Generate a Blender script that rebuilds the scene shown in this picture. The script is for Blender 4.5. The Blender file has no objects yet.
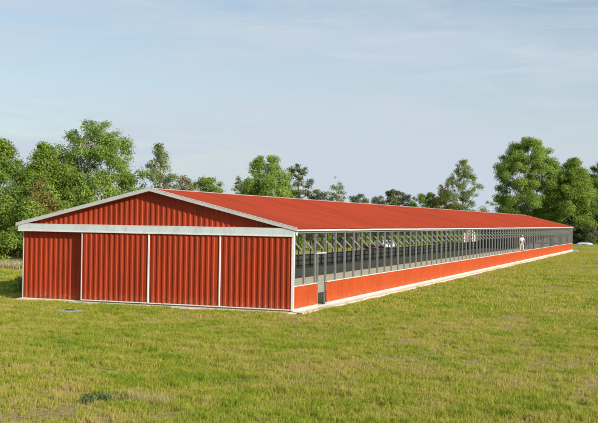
import bpy, bmesh, math, random
import numpy as np
from mathutils import Vector, Matrix, noise as mnoise
R = math.radians
S = bpy.context.scene
COL = S.collection
random.seed(7)

# ------------------------------------------------------------------ constants
W = 14.36; L = 120.8; BAY = 1.4724; NP = 82
EZ = 3.62; RZ = 5.36; HX = -W/2; SL = (RZ-EZ)/(W/2+.14)
GZ = -0.10                      # ground level round the slab
CAM = Vector((15.887, -41.167, 3.9958))
YAW, PIT, ROL, FPX = .3633, .0088, .0154, 1005.4
SUN_FROM = Vector((.86, -.375, .335)).normalized()    # direction towards the sun

# ------------------------------------------------------------------ materials
def new_mat(name):
    m = bpy.data.materials.new(name); m.use_nodes = True
    nt = m.node_tree; b = nt.nodes['Principled BSDF']
    return m, nt, b
def N(nt, t, **k):
    n = nt.nodes.new(t)
    for a, v in k.items(): setattr(n, a, v)
    return n
def noise(nt, scale, detail=4, rough=.55, coord='Object', stretch=None):
    tc = N(nt, 'ShaderNodeTexCoord')
    src = tc.outputs[coord]
    if coord == 'World':
        pass
    if stretch:
        mp = N(nt, 'ShaderNodeMapping'); mp.inputs['Scale'].default_value = stretch
        nt.links.new(src, mp.inputs['Vector']); src = mp.outputs[0]
    n = N(nt, 'ShaderNodeTexNoise'); n.inputs['Scale'].default_value = scale
    n.inputs['Detail'].default_value = detail; n.inputs['Roughness'].default_value = rough
    nt.links.new(src, n.inputs['Vector'])
    return n
def ramp(nt, fac, stops):
    r = N(nt, 'ShaderNodeValToRGB'); e = r.color_ramp.elements
    while len(e) < len(stops): e.new(.5)
    for i, (p, c) in enumerate(stops):
        e[i].position = p; e[i].color = (*c, 1)
    nt.links.new(fac, r.inputs[0]); return r
def mix(nt, fac, a, b, mode='MIX'):
    m = N(nt, 'ShaderNodeMix', data_type='RGBA', blend_type=mode)
    if hasattr(fac, 'links'): nt.links.new(fac, m.inputs[0])
    else: m.inputs[0].default_value = fac
    for i, v in ((6, a), (7, b)):
        if hasattr(v, 'links'): nt.links.new(v, m.inputs[i])
        else: m.inputs[i].default_value = (*v, 1)
    return m.outputs[2]
def paint(name, c, rough=.45, var=.12, scale=1.2, metal=0, dirt=None, bump=0, stretch=None, spec=.5):
    m, nt, b = new_mat(name)
    n = noise(nt, scale, 6, .65, stretch=stretch)
    c0 = tuple(v*(1-var) for v in c); c1 = tuple(min(1, v*(1+var)) for v in c)
    r = ramp(nt, n.outputs['Fac'], [(.3, c0), (.7, c1)]); out = r.outputs[0]
    if dirt:
        n2 = noise(nt, scale*3.7, 8, .7, stretch=stretch)
        r2 = ramp(nt, n2.outputs['Fac'], [(.5, (0, 0, 0)), (.78, (1, 1, 1))])
        out = mix(nt, r2.outputs[0], out, dirt)
    nt.links.new(out, b.inputs['Base Color'])
    b.inputs['Roughness'].default_value = rough; b.inputs['Metallic'].default_value = metal
    b.inputs['Specular IOR Level'].default_value = spec
    if bump:
        bp = N(nt, 'ShaderNodeBump'); bp.inputs['Strength'].default_value = bump
        bp.inputs['Distance'].default_value = .02
        n3 = noise(nt, scale*9, 6, .7)
        nt.links.new(n3.outputs['Fac'], bp.inputs['Height']); nt.links.new(bp.outputs[0], b.inputs['Normal'])
    return m
M = {}
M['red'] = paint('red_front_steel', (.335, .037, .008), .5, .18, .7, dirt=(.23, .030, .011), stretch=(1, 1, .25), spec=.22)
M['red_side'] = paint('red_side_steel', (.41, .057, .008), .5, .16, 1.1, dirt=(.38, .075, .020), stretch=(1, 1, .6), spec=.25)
M['screws'] = paint('screw_line_paint', (.58, .13, .05), .6, .2, 6)
M['roof'] = paint('red_roof_steel', (.36, .047, .015), .6, .2, .35, dirt=(.25, .05, .026), stretch=(.35, 1, 1), spec=.2)
M['ridge'] = paint('faded_ridge_paint', (.52, .36, .33), .5, .08, 1.5)
M['white'] = paint('white_trim', (.76, .76, .75), .45, .07, 2, dirt=(.50, .49, .45))
M['greywhite'] = paint('pale_header_paint', (.60, .66, .66), .4, .06, 1, dirt=(.44, .47, .46), stretch=(1, 1, .25))
M['rake'] = paint('pale_rake_trim', (.52, .52, .51), .45, .08, 1.5, dirt=(.45, .44, .42))
M['galv'] = paint('galvanised_steel', (.225, .23, .215), .55, .2, 4, .1, dirt=(.15, .15, .14))
M['brace'] = paint('light_galvanised_brace', (.42, .43, .43), .5, .12, 4, .2)
M['dark'] = paint('dark_steel', (.05, .055, .06), .5, .2, 3)
M['lining'] = paint('grey_lining', (.66, .71, .73), .6, .12, 1.0, dirt=(.22, .23, .24))
M['bounce_sheet'] = paint('bounce_sheet_grey', (.26, .27, .275), .6, .15, .8)  # grey for the added under-roof sheet, chosen for the light it bounces
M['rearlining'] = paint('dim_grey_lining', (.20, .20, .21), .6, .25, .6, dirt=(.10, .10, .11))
M['conc'] = paint('pale_concrete', (.72, .66, .52), .9, .14, 1.3, dirt=(.52, .45, .34), bump=.4)
M['floor'] = paint('barn_floor_concrete', (.82, .77, .60), .9, .12, .8, dirt=(.55, .50, .38), bump=.3)
M['slab'] = paint('grey_slab', (.36, .37, .34), .9, .15, 5, dirt=(.22, .22, .2), bump=.4)
M['rubber'] = paint('black_rubber', (.02, .02, .02), .8, .2, 4)
M['glass'] = paint('dark_window', (.03, .04, .05), .08, .05, 2, spec=.8)
M['carwhite'] = paint('white_car_paint', (.75, .76, .78), .25, .03, 1)
M['lamp'] = paint('lamp_lens', (.6, .6, .6), .15, .05, 4)
M['wagonred'] = paint('red_wagon_paint', (.50, .03, .03), .5, .15, 2, dirt=(.2, .06, .04))
M['sack'] = paint('white_sack', (.75, .73, .68), .8, .08, 4, bump=.5)
M['shedwall'] = paint('pale_shed_boards', (.72, .66, .64), .7, .1, 2, stretch=(1, 1, .2))
M['shedtrim'] = paint('brown_door_paint', (.25, .13, .11), .6, .15, 2)
M['tarp'] = paint('pale_blue_tarp', (.50, .60, .68), .5, .12, 2, bump=.6)
M['skin'] = paint('skin', (.50, .27, .18), .5, .05, 5)
M['shirt'] = paint('white_cotton', (.78, .78, .78), .85, .05, 6, bump=.5)
M['trousers'] = paint('pale_trousers', (.62, .58, .48), .85, .06, 6, bump=.5)
M['cap'] = paint('grey_green_cloth', (.30, .36, .30), .85, .06, 6)
M['waist_brown'] = paint('plain_dark_brown', (.16, .07, .03), .6, .1, 6)
M['shoe'] = paint('dark_shoe', (.04, .035, .03), .6, .1, 6)

def add_splash(m, col, z0, z1, amt):
    nt = m.node_tree; b = nt.nodes['Principled BSDF']; src = b.inputs['Base Color'].links[0].from_socket
    tc = N(nt, 'ShaderNodeTexCoord'); sx = N(nt, 'ShaderNodeSeparateXYZ'); nt.links.new(tc.outputs['Object'], sx.inputs[0])
    mr = N(nt, 'ShaderNodeMapRange'); nt.links.new(sx.outputs['Z'], mr.inputs[0]); mr.inputs[1].default_value = z0; mr.inputs[2].default_value = z1
    mr.inputs[3].default_value = 1; mr.inputs[4].default_value = 0
    n = noise(nt, 6, 6, .7); r = ramp(nt, n.outputs['Fac'], [(.42, (0, 0, 0)), (.7, (1, 1, 1))])
    mm = N(nt, 'ShaderNodeMath', operation='MULTIPLY'); nt.links.new(mr.outputs[0], mm.inputs[0]); nt.links.new(r.outputs[0], mm.inputs[1])
    m2 = N(nt, 'ShaderNodeMath', operation='MULTIPLY'); nt.links.new(mm.outputs[0], m2.inputs[0]); m2.inputs[1].default_value = amt
    nt.links.new(mix(nt, m2.outputs[0], src, col), b.inputs['Base Color'])
add_splash(M['red'], (.34, .15, .08), .05, .55, .8)
add_splash(M['red_side'], (.42, .20, .10), .1, .5, .75)
add_splash(M['white'], (.42, .36, .26), .0, .5, .7)
def bark(name, c, c2):
    return paint(name, c, .9, .25, 2.5, dirt=c2, bump=.8, stretch=(1, 1, .25))
M['bark'] = bark('grey_brown_bark', (.17, .14, .10), (.07, .06, .045))
M['palebark'] = bark('pale_bark', (.34, .31, .24), (.14, .12, .09))

def leafmat(name, cols, trans=.45, sc=.5):
    m, nt, b = new_mat(name)
    at = N(nt, 'ShaderNodeAttribute', attribute_name='tint')
    n = noise(nt, sc, 3, .6)
    ad = N(nt, 'ShaderNodeMath', operation='ADD'); nt.links.new(at.outputs['Fac'], ad.inputs[0])
    sb = N(nt, 'ShaderNodeMath', operation='MULTIPLY_ADD')
    nt.links.new(n.outputs['Fac'], sb.inputs[0]); sb.inputs[1].default_value = 1.7; sb.inputs[2].default_value = -.85
    nt.links.new(sb.outputs[0], ad.inputs[1])
    r = ramp(nt, ad.outputs[0], [(.1, cols[0]), (.5, cols[1]), (.95, cols[2])])
    nt.links.new(r.outputs[0], b.inputs['Base Color'])
    b.inputs['Roughness'].default_value = .55; b.inputs['Specular IOR Level'].default_value = .25
    tr = N(nt, 'ShaderNodeBsdfTranslucent')
    br = mix(nt, .55, r.outputs[0], (.40, .46, .04))
    nt.links.new(br, tr.inputs['Color'])
    ms = N(nt, 'ShaderNodeMixShader'); ms.inputs[0].default_value = trans
    nt.links.new(b.outputs[0], ms.inputs[1]); nt.links.new(tr.outputs[0], ms.inputs[2])
    nt.links.new(ms.outputs[0], nt.nodes['Material Output'].inputs['Surface'])
    return m
M['leaf_mid'] = leafmat('mid_green_leaves', [(0.088, 0.153, 0.025), (0.188, 0.298, 0.046), (0.349, 0.440, 0.082)])
M['leaf_olive'] = leafmat('olive_leaves', [(0.110, 0.199, 0.033), (0.230, 0.351, 0.062), (0.379, 0.501, 0.114)])
M['leaf_bright'] = leafmat('bright_green_leaves', [(0.084, 0.165, 0.024), (0.211, 0.320, 0.047), (0.364, 0.465, 0.083)])
M['leaf_dark'] = leafmat('dark_needles', [(0.044, 0.066, 0.029), (0.111, 0.138, 0.054), (0.213, 0.211, 0.093)], .2)
M['leaf_blue'] = leafmat('greyed_green_leaves', [(0.075, 0.132, 0.046), (0.162, 0.231, 0.087), (0.299, 0.352, 0.144)])
M['leaf_brown'] = leafmat('brownish_leaves', [(0.125, 0.110, 0.037), (0.274, 0.242, 0.072), (0.450, 0.374, 0.124)])
M['leaf_hazed'] = leafmat('hazed_feathery_leaves', [(0.116, 0.174, 0.057), (0.209, 0.280, 0.103), (0.336, 0.403, 0.172)], .5)  # distance haze put into the leaf colour: paler, greyer green
M['leaf_weed'] = leafmat('weed_leaves', [(0.075, 0.153, 0.016), (0.201, 0.352, 0.033), (0.375, 0.506, 0.062)], .35, 1.5)

# ------------------------------------------------------------------ helpers
def link(name, me, mat=None, parent=None, smooth=False):
    o = bpy.data.objects.new(name, me); COL.objects.link(o)
    if mat: me.materials.append(M[mat] if isinstance(mat, str) else mat)
    if parent: o.parent = parent
    if smooth:
        me.polygons.foreach_set('use_smooth', [True]*len(me.polygons))
    return o
def tag(o, label=None, cat=None, group=None, kind=None):
    if label: o['label'] = label
    if cat: o['category'] = cat
    if group: o['group'] = group
    if kind: o['kind'] = kind
    return o
def empty(name, loc, rz=0):
    o = bpy.data.objects.new(name, None); COL.objects.link(o); o.location = loc; o.rotation_euler = (0, 0, rz)
    o.empty_display_size = .3
    return o
class MB:
    def __init__(s): s.v = []; s.f = []
    def add(s, vs, fs):
        k = len(s.v); s.v += [tuple(v) for v in vs]; s.f += [tuple(i+k for i in f) for f in fs]
    def box(s, a, b):
        (x0, y0, z0), (x1, y1, z1) = a, b
        s.add([(x0,y0,z0),(x1,y0,z0),(x1,y1,z0),(x0,y1,z0),(x0,y0,z1),(x1,y0,z1),(x1,y1,z1),(x0,y1,z1)],
              [(3,2,1,0),(4,5,6,7),(0,1,5,4),(1,2,6,5),(2,3,7,6),(3,0,4,7)])
    def bar(s, p, q, w, h, up=(0, 0, 1)):
        p = Vector(p); q = Vector(q); d = (q-p).normalized(); up = Vector(up)
        sd = d.cross(up)
        if sd.length < 1e-3: sd = d.cross(Vector((0, 1, 0)))
        sd.normalize(); u = sd.cross(d).normalized()
        vs = []
        for c in (p, q):
            for a, b in ((-1,-1),(1,-1),(1,1),(-1,1)): vs.append(c+sd*a*w/2+u*b*h/2)
        s.add(vs, [(0,1,2,3),(7,6,5,4),(0,4,5,1),(1,5,6,2),(2,6,7,3),(3,7,4,0)])
    def tube(s, pts, rs, n=8):
        k0 = len(s.v); rings = []
        for i, p in enumerate(pts):
            p = Vector(p); a = Vector(pts[max(0, i-1)]); b = Vector(pts[min(len(pts)-1, i+1)])
            d = (b-a).normalized(); x = d.cross(Vector((0, 1, .13))).normalized(); y = d.cross(x)
            rings.append(len(s.v))
            for j in range(n):
                t = 2*math.pi*j/n; s.v.append(tuple(p+(x*math.cos(t)+y*math.sin(t))*rs[i]))
        for i in range(len(pts)-1):
            for j in range(n):
                a = rings[i]; b = rings[i+1]; s.f.append((a+j, a+(j+1) % n, b+(j+1) % n, b+j))
        s.f.append(tuple(rings[0]+j for j in range(n))[::-1]); s.f.append(tuple(rings[-1]+j for j in range(n)))
    def build(s, name, mat, parent=None, smooth=False, bevel=0):
        me = bpy.data.meshes.new(name); me.from_pydata(s.v, [], s.f); me.update()
        if bevel:
            bm = bmesh.new(); bm.from_mesh(me)
            bmesh.ops.bevel(bm, geom=bm.edges[:], offset=bevel, segments=2, affect='EDGES', clamp_overlap=True)
            bm.to_mesh(me); bm.free()
        else:
            bm = bmesh.new(); bm.from_mesh(me); bmesh.ops.recalc_face_normals(bm, faces=bm.faces[:]); bm.to_mesh(me); bm.free()
        return link(name, me, mat, parent, smooth)
def box(name, a, b, mat, parent=None, bevel=0):
    m = MB(); m.box(a, b); return m.build(name, mat, parent, bevel=bevel)

def ribbed(name, org, U, V, Nn, length, lo, hi, mat, parent, pitch=.28, h=.034, top=.085, sl=.04, phase=.05, thick=.006, wob=0):
    """sheet of folded steel: ribs run along V, repeat along U, stand out along Nn"""
    org = Vector(org); U = Vector(U); V = Vector(V); Nn = Vector(Nn)
    us = [(0, 0)]; k = 0
    while True:
        s0 = phase+k*pitch
        if s0+top+2*sl >= length: break
        us += [(s0, 0), (s0+sl, h), (s0+sl+top, h), (s0+2*sl+top, 0)]; k += 1
    us.append((length, 0))
    mid = getattr(ribbed, 'breaks', None)
    if mid:
        out = []
        for (a, ha), (b, hb) in zip(us, us[1:]):
            out.append((a, ha))
            if a < mid < b: t = (mid-a)/(b-a); out.append((mid, ha+(hb-ha)*t))
        out.append(us[-1]); us = out
    vs = []; fs = []
    for i, (u, hh) in enumerate(us):
        l, t = lo(u), hi(u)
        for w_ in (0, -thick):
            wv = wob*mnoise.noise(Vector((u*.9, 3.1, 0)))
            vs.append(org+U*u+V*l+Nn*(hh+w_+wv)); vs.append(org+U*u+V*t+Nn*(hh+w_+wv))
    for i in range(len(us)-1):
        a = i*4; b = a+4
        fs += [(a, b, b+1, a+1), (a+2, a+3, b+3, b+2), (a+1, b+1, b+3, a+3), (a, a+2, b+2, b)]
    e = (len(us)-1)*4
    fs += [(0, 1, 3, 2), (e, e+2, e+3, e+1)]
    m = MB(); m.add(vs, fs); return m.build(name, mat, parent)

# ------------------------------------------------------------------ barn
barn = empty('barn', (HX, 0, 0))
tag(barn, 'long red metal barn with low gable roof, white trim and open post sides', 'barn')
def P(o):                          # keep world coordinates under the barn's empty
    pass
barn.location = (0, 0, 0)
YD = 0.0        # door plane
YG = 0.32       # gable and fixed panel plane
def roofz(x): return RZ-abs(x-HX)*SL
# slab and kerb
fl = MB(); fl.box((-W+.02, .2, -.4), (-.02, L-.02, 0.0)); fl.build('floor', 'floor', barn)
kb = MB()
kb.box((-.02, .06, -.5), (.10, 2*BAY+.05, .10)); kb.box((-.02, 2*BAY+.05, -.5), (.10, 3*BAY-.05, .012)); kb.box((-.02, 3*BAY-.05, -.5), (.10, L, .10))
kb.build('foundation', 'conc', barn)
kb = MB(); kb.box((-W-.10, .45, -.5), (-W+.02, L, .10)); kb.build('foundation', 'conc', barn)
# apron of spilled pale concrete along the side and front, irregular outer edge
def apron(name, pts_in, pts_out, z0, z1, mat):
    vs = []; fs = []
    for a, b in zip(pts_in, pts_out):
        vs += [(a[0], a[1], z0), (b[0], b[1], z1), (b[0], b[1], z1-.35)]
    for i in range(len(pts_in)-1):
        k = i*3; fs += [(k, k+3, k+4, k+1), (k+1, k+4, k+5, k+2)]
    m = MB(); m.add(vs, fs); return m.build(name, mat, barn)
pi, po = [], []
y = -.1
while y < L+.6:
    wv = .42+.16*mnoise.noise(Vector((0, y*.45, 5)))+.05*mnoise.noise(Vector((0, y*2.7, 5)))
    pi.append((.06, y)); po.append((.10+max(.1, wv), y)); y += .22
apron('apron', pi, po, -.01, -.045, 'conc')
pi, po = [], []
x = -W-.15
while x < .4:
    wv = .30+.12*mnoise.noise(Vector((x*.6, 0, 9)))+.05*mnoise.noise(Vector((x*3, 0, 9)))
    pi.append((x, .3)); po.append((x, -max(.1, wv))); x += .2
apron('apron', pi, po, -.02, -.05, 'conc')

# front: fixed panel and three sliding doors
DZ0, DZ1 = .06, 3.30
DX = [-W, -10.82, -7.20, -3.55, -.04]
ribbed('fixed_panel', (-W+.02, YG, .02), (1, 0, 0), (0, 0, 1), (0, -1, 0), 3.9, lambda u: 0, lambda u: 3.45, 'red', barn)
for i in (1, 2, 3):
    x0, x1 = DX[i], DX[i+1]
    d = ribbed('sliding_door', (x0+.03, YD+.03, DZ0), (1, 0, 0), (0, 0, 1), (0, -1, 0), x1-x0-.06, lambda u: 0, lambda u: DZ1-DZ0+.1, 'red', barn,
               phase=.04+.03*i, wob=.012)
    bk = MB(); bk.box((x0+.02, YD+.04, DZ0), (x1-.02, YD+.07, DZ1+.1)); bk.build('backing', 'red', d)
    t = MB(); tw = (.03, .065, .055)[i-1]
    t.box((x0-tw/2, YD-.015, DZ0-.02), (x0+tw/2, YD+.08, DZ1)); t.build('edge_trim', 'rake' if i == 1 else 'white', d)
    t = MB(); t.box((x0+tw/2, YD-.005, DZ0-.03), (x1-.04, YD+.07, DZ0+.015)); t.build('bottom_rail', 'white', d)
# left and right corner trims
box('corner_trim', (-W-.02, YG-.03, .0), (-W+.02, YG+.06, 3.27), 'rake', barn)
box('corner_trim', (-.075, YD-.02, .0), (.05, YD+.05, 3.27), 'white', barn)
box('end_post', (-.05, YD+.051, .0), (.035, YD+.16, 3.45), 'galv', barn)
# header: track cover that stands out over the doors
hd = MB(); hd.box((-W-.06, YD-.06, 3.33), (.035, YG+.10, 3.63)); hdr = hd.build('header', 'greywhite', barn)
h2 = MB(); h2.box((-W-.065, YD-.075, 3.27), (.04, YD+.02, 3.335)); h2.build('lower_edge', 'white', hdr)
h3 = MB(); h3.box((-W-.065, YD-.068, 3.625), (.04, YD+.0, 3.645)); h3.build('upper_edge', 'white', hdr)
# gable sheet
ribbed.breaks = W/2
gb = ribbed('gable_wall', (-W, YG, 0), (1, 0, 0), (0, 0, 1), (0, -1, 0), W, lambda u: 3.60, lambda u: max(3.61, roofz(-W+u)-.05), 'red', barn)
ribbed.breaks = None
# rear wall with dim lining and dark studs
ribbed.breaks = W/2
rw = ribbed('rear_wall', (0, L-.1, 0), (-1, 0, 0), (0, 0, 1), (0, 1, 0), W, lambda u: .02, lambda u: max(3.5, roofz(-u)-.05), 'red', barn)
ribbed.breaks = None
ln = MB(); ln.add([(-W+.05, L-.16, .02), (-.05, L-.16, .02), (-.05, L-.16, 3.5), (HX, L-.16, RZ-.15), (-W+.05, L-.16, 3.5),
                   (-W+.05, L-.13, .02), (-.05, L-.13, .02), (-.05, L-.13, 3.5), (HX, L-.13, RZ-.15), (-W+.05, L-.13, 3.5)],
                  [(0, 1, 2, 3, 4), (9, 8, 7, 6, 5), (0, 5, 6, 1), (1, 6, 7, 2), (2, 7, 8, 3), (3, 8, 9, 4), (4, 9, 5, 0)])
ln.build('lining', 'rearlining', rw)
sd = MB()
for k in range(1, 10): sd.box((-k*W/10-.05, L-.28, .02), (-k*W/10+.05, L-.165, 3.4))
for z in (1.1, 2.2, 3.3): sd.box((-W+.2, L-.34, z), (-.2, L-.285, z+.1))
sd.build('framing', 'galv', rw)
rk = MB()
for s in (-1, 1):
    xe = HX+s*(W/2+.15)
    rk.add([(HX, L+.18, RZ+.03), (xe, L+.18, EZ+.03), (xe, L+.18, EZ-.17), (HX, L+.18, RZ-.17), (HX, L+.22, RZ+.03), (xe, L+.22, EZ+.03), (xe, L+.22, EZ-.17), (HX, L+.22, RZ-.17)],
           [(0,1,2,3),(7,6,5,4),(0,4,5,1),(1,5,6,2),(2,6,7,3),(3,7,4,0)])
rk.build('rake_trim', 'rake', barn)

# roof: two ribbed slopes, ridge cap, eave trim, front rake trims
sv = Vector((1, 0, -SL)).normalized(); LS = (W/2+.15)*math.sqrt(1+SL*SL)
nr = Vector((SL, 0, 1)).normalized()
rf = ribbed('roof', (HX, -.06, RZ), (0, 1, 0), sv, nr, L+.26, lambda u: 0.0, lambda u: LS, 'roof', barn, pitch=.30, h=.018, top=.03, sl=.02, wob=.012)
sv2 = Vector((-1, 0, -SL)).normalized(); nr2 = Vector((-SL, 0, 1)).normalized()
ribbed('roof', (HX, L+.20, RZ), (0, -1, 0), sv2, nr2, L+.26, lambda u: 0.0, lambda u: LS, 'roof', barn, pitch=.30, h=.018, top=.03, sl=.02)
rc = MB()
for s, v_, n_ in ((1, sv, nr), (-1, sv2, nr2)):
    for (y0, y1) in [(k*3.02-.08, k*3.02+2.97) for k in range(40)]:
        a = Vector((HX, 0, RZ))+n_*.028; b = a+v_*.07
        rc.add([(a.x, y0, a.z+.012), (b.x, y0, b.z), (b.x, y1, b.z+.004), (a.x, y1, a.z+.016), (a.x, y0, a.z), (b.x, y0, b.z-.012), (b.x, y1, b.z-.01), (a.x, y1, a.z)],
               [(0,1,2,3),(7,6,5,4),(0,4,5,1),(1,5,6,2),(2,6,7,3),(3,7,4,0)])
rc.build('ridge_cap', 'ridge', rf)
for sgn in (1, -1):
    xe = HX+sgn*(W/2+.155); et = MB(); k = 0; y = -.02
    while y < L+.15:
        y1 = min(y+3.63, L+.17); dz = .004*math.sin(k*2.3)
        et.box((min(xe, xe+sgn*.03), y, EZ-.095+dz), (max(xe, xe+sgn*.03), y1, EZ-.028+dz)); y = y1+.02; k += 1
    et.build('eave_trim', 'white', rf)
    gx = HX+sgn*(W/2-.02)
    gt = MB(); gt.box((gx-.05, .45, 3.42), (gx+.05, L-.3, 3.54)); gt.build('eave_beam', 'galv', barn)
for s in (-1, 1):
    xe = HX+s*(W/2+.19); ez = RZ-(W/2+.19)*SL; rk = MB(); th = .155
    pr = [(HX, RZ+.045), (xe, ez+.045), (xe, ez+.045-.13), (HX+s*(W/2-.9), roofz(HX+s*(W/2-.9))+.045-th), (HX, RZ+.045-th)]
    y0, y1 = -.10, -.055
    rk.add([(x, y0, z) for x, z in pr]+[(x, y1, z) for x, z in pr],
           [(0,1,2,3,4),(9,8,7,6,5)]+[(i, (i+1) % 5, (i+1) % 5+5, i+5) for i in range(5)])
    r = rk.build('rake_trim', 'rake', barn)
    sf = MB(); pr = [(HX, RZ-.06), (xe-s*.05, ez-.03), (xe-s*.05, ez-.05), (HX, RZ-.08)]
    sf.add([(x, -.054, z) for x, z in pr]+[(x, YG+.02, z) for x, z in pr], [(0,1,2,3),(7,6,5,4),(0,4,5,1),(1,5,6,2),(2,6,7,3),(3,7,4,0)])
    sf.build('soffit', 'rake', r)
    ct = MB(); ct.bar((HX, -.078, RZ+.055), (xe, -.078, ez+.055), .07, .014); ct.build('top_edge', 'white', r)
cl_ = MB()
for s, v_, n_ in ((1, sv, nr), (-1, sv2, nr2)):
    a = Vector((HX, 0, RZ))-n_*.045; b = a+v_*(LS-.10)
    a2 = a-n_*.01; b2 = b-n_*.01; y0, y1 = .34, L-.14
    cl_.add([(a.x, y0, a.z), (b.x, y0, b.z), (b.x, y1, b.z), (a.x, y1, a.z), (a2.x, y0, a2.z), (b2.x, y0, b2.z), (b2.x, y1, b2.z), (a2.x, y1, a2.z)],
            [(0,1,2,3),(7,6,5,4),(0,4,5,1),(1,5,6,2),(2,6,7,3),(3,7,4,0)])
cl_.build('added_bounce_sheet', 'bounce_sheet', barn)  # unseen sheet added to keep red roof bounce out of the interior
# rafters and purlins under the roof
rb = MB()
for k in range(1, NP, 2):
    y = k*BAY
    rb.bar((-.05, y, EZ-.10), (HX, y, RZ-.14), .06, .12); rb.bar((-W+.05, y, EZ-.10), (HX, y, RZ-.14), .06, .12)
rb.build('rafters', 'galv', barn)

# side walls
def side(x, out, inner):
    spans = [(.052, 2*BAY+.13), (3*BAY-.04, L-.02)] if inner == 0 else [(.44, L-.02)]
    segs = []
    for a, b in spans:
        if b-a > 20:
            n = 12; w_ = (b-a)/n; segs += [(a+i*w_, a+(i+1)*w_) for i in range(n)]
        else: segs.append((a, b))
    for si, (a, b) in enumerate(segs):
        if out > 0: w = ribbed('low_wall', (x+.045, a, .10), (0, 1, 0), (0, 0, 1), (1, 0, 0), b-a, lambda u: 0, lambda u: .97, 'red_side', barn, pitch=.2286, h=.014, top=.03, sl=.02, wob=.02)
        else: w = ribbed('low_wall', (x-.045, b, .10), (0, -1, 0), (0, 0, 1), (-1, 0, 0), b-a, lambda u: 0, lambda u: .97, 'red_side', barn, pitch=.2286, h=.014, top=.03, sl=.02)
        c = MB(); c.box((x-.055, a-.0, 1.075), (x+.075, b-.004, 1.107)); c.build('wall_cap', 'white', w)
        g = MB()
        if inner:
            xi = x+.06
            g.box((x-.03, a+.01, .10), (x-.018, b-.01, 1.07)); g.build('lining', 'lining', w)
            g2 = MB()
            for z in (.12, .55, .98): g2.box((xi-.02, a, z), (xi+.03, b-.01, z+.08))
            g2.build('girts', 'dark', w)
        else:
            for z in (.14, .56, .99): g.box((x-.09, a, z), (x-.052, b-.01, z+.07))
            g.build('girts', 'galv', w)
            t = MB(); t.box((x+.062, a+.01, .565), (x+.066, b-.01, .575)); t.build('screw_line', 'screws', w)
side(-.0, 1, 0); side(-W, -1, 1)
# posts with knee braces
pm = MB(); pm.box((-.05, -.036, .0), (.035, .036, 3.50)); p0 = pm.build('post', 'galv', barn)
bm_ = MB(); bm_.bar((-.05, 0, 2.58), (-1.05, 0, 3.50+.06), .05, .055); b0 = bm_.build('knee_brace', 'brace', p0)
first = True
def place_post(x, y, sgn):
    global first
    if first: p, b = p0, b0; first = False
    else:
        p = p0.copy(); COL.objects.link(p); b = b0.copy(); COL.objects.link(b); b.parent = p; p.parent = barn
    p.location = (x, y, 0); p.rotation_euler = (0, 0, 0 if sgn > 0 else math.pi)
    return p
for k in range(1, NP): place_post(-.045, k*BAY, 1)
rest = MB(); rb2 = MB()
for k in range(1, NP):
    if 18 <= k <= 36: place_post(-W+.045, k*BAY, -1)
    else:
        rest.box((-W+.0, k*BAY-.045, 0), (-W+.09, k*BAY+.045, 3.5)); rb2.bar((-W+.1, k*BAY, 2.58), (-W+1.1, k*BAY, 3.56), .05, .06)
o = rest.build('post', 'galv', barn); o['kind'] = 'stuff'
o = rb2.build('knee_brace', 'galv', o); o['kind'] = 'stuff'
# doorway in the side
dh = MB(); dh.box((-.05, 2*BAY+.046, 2.44), (.03, 3*BAY-.046, 2.50)); dh.build('doorway_lintel', 'rake', barn)
dj = MB(); dj.box((-.03, 2*BAY+.13, .0), (.05, 2*BAY+.20, 2.42)); dj.build('door_jamb', 'galv', barn)
dj = MB(); dj.box((-.03, 3*BAY-.045, .0), (.07, 3*BAY-.0405, 1.07)); 
# end corner posts (pair of taller grey bents at the far end)
for y in (L-1.0, L-.5, L-.06):
    c = MB(); c.box((-.02, y-.05, 0), (.07, y+.05, 3.52)); c.build('end_post', 'galv', barn)

# ------------------------------------------------------------------ ground
def bare_amt(x, y):
    """0..1 how worn the turf is"""
    v = mnoise.fractal(Vector((x*.11, y*.11, 1.7)), .8, 2.1, 4)
    w = mnoise.fractal(Vector((x*.5, y*.5, 4.7)), .8, 2.1, 3)
    return v*.6+w*.45
def tz(x, y):
    z = GZ
    d = 0
    dx = max(-W-0 - x, x, 0); dy = max(-y, y-L, 0); db = math.hypot(dx, dy)
    a = min(1, max(0, (db-.5)/6))
    z += a*(.10*mnoise.noise(Vector((x*.12, y*.12, 0)))+.05*mnoise.noise(Vector((x*.45, y*.45, 3)))) + min(1, db/.6)*.02*mnoise.noise(Vector((x*1.6, y*1.6, 6)))
    z -= a*.08
    if db == 0: z = -.3
    # hollow in the near grass
    z -= .12*math.exp(-(((x-3.5)/.8)**2+((y+21.1)/.35)**2))
    far = math.hypot(x, y-60)
    z += .9*max(0, min(1, (far-260)/400))
    return z
def grid(xs, ys):
    n, m = len(xs), len(ys)
    vs = [(x, y, tz(x, y)) for y in ys for x in xs]
    fs = [(j*n+i, j*n+i+1, (j+1)*n+i+1, (j+1)*n+i) for j in range(m-1) for i in range(n-1)]
    return vs, fs
def axis(lo, hi, segs):
    out = [lo]
    for b, st in segs:
        while out[-1]+st < b-1e-6: out.append(out[-1]+st)
        out.append(b)
    return out
xs = axis(-1500, 1500, [(-200, 130), (-60, 7), (-20, 1.2), (26, .45), (60, 3), (200, 14), (1500, 130)])
ys = axis(-300, 2200, [(-60, 40), (-34, 3), (8, .45), (60, 1.4), (230, 4), (500, 27), (2200, 170)])
vs, fs = grid(xs, ys)
me = bpy.data.meshes.new('ground'); me.from_pydata(vs, [], fs); me.update()

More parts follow.
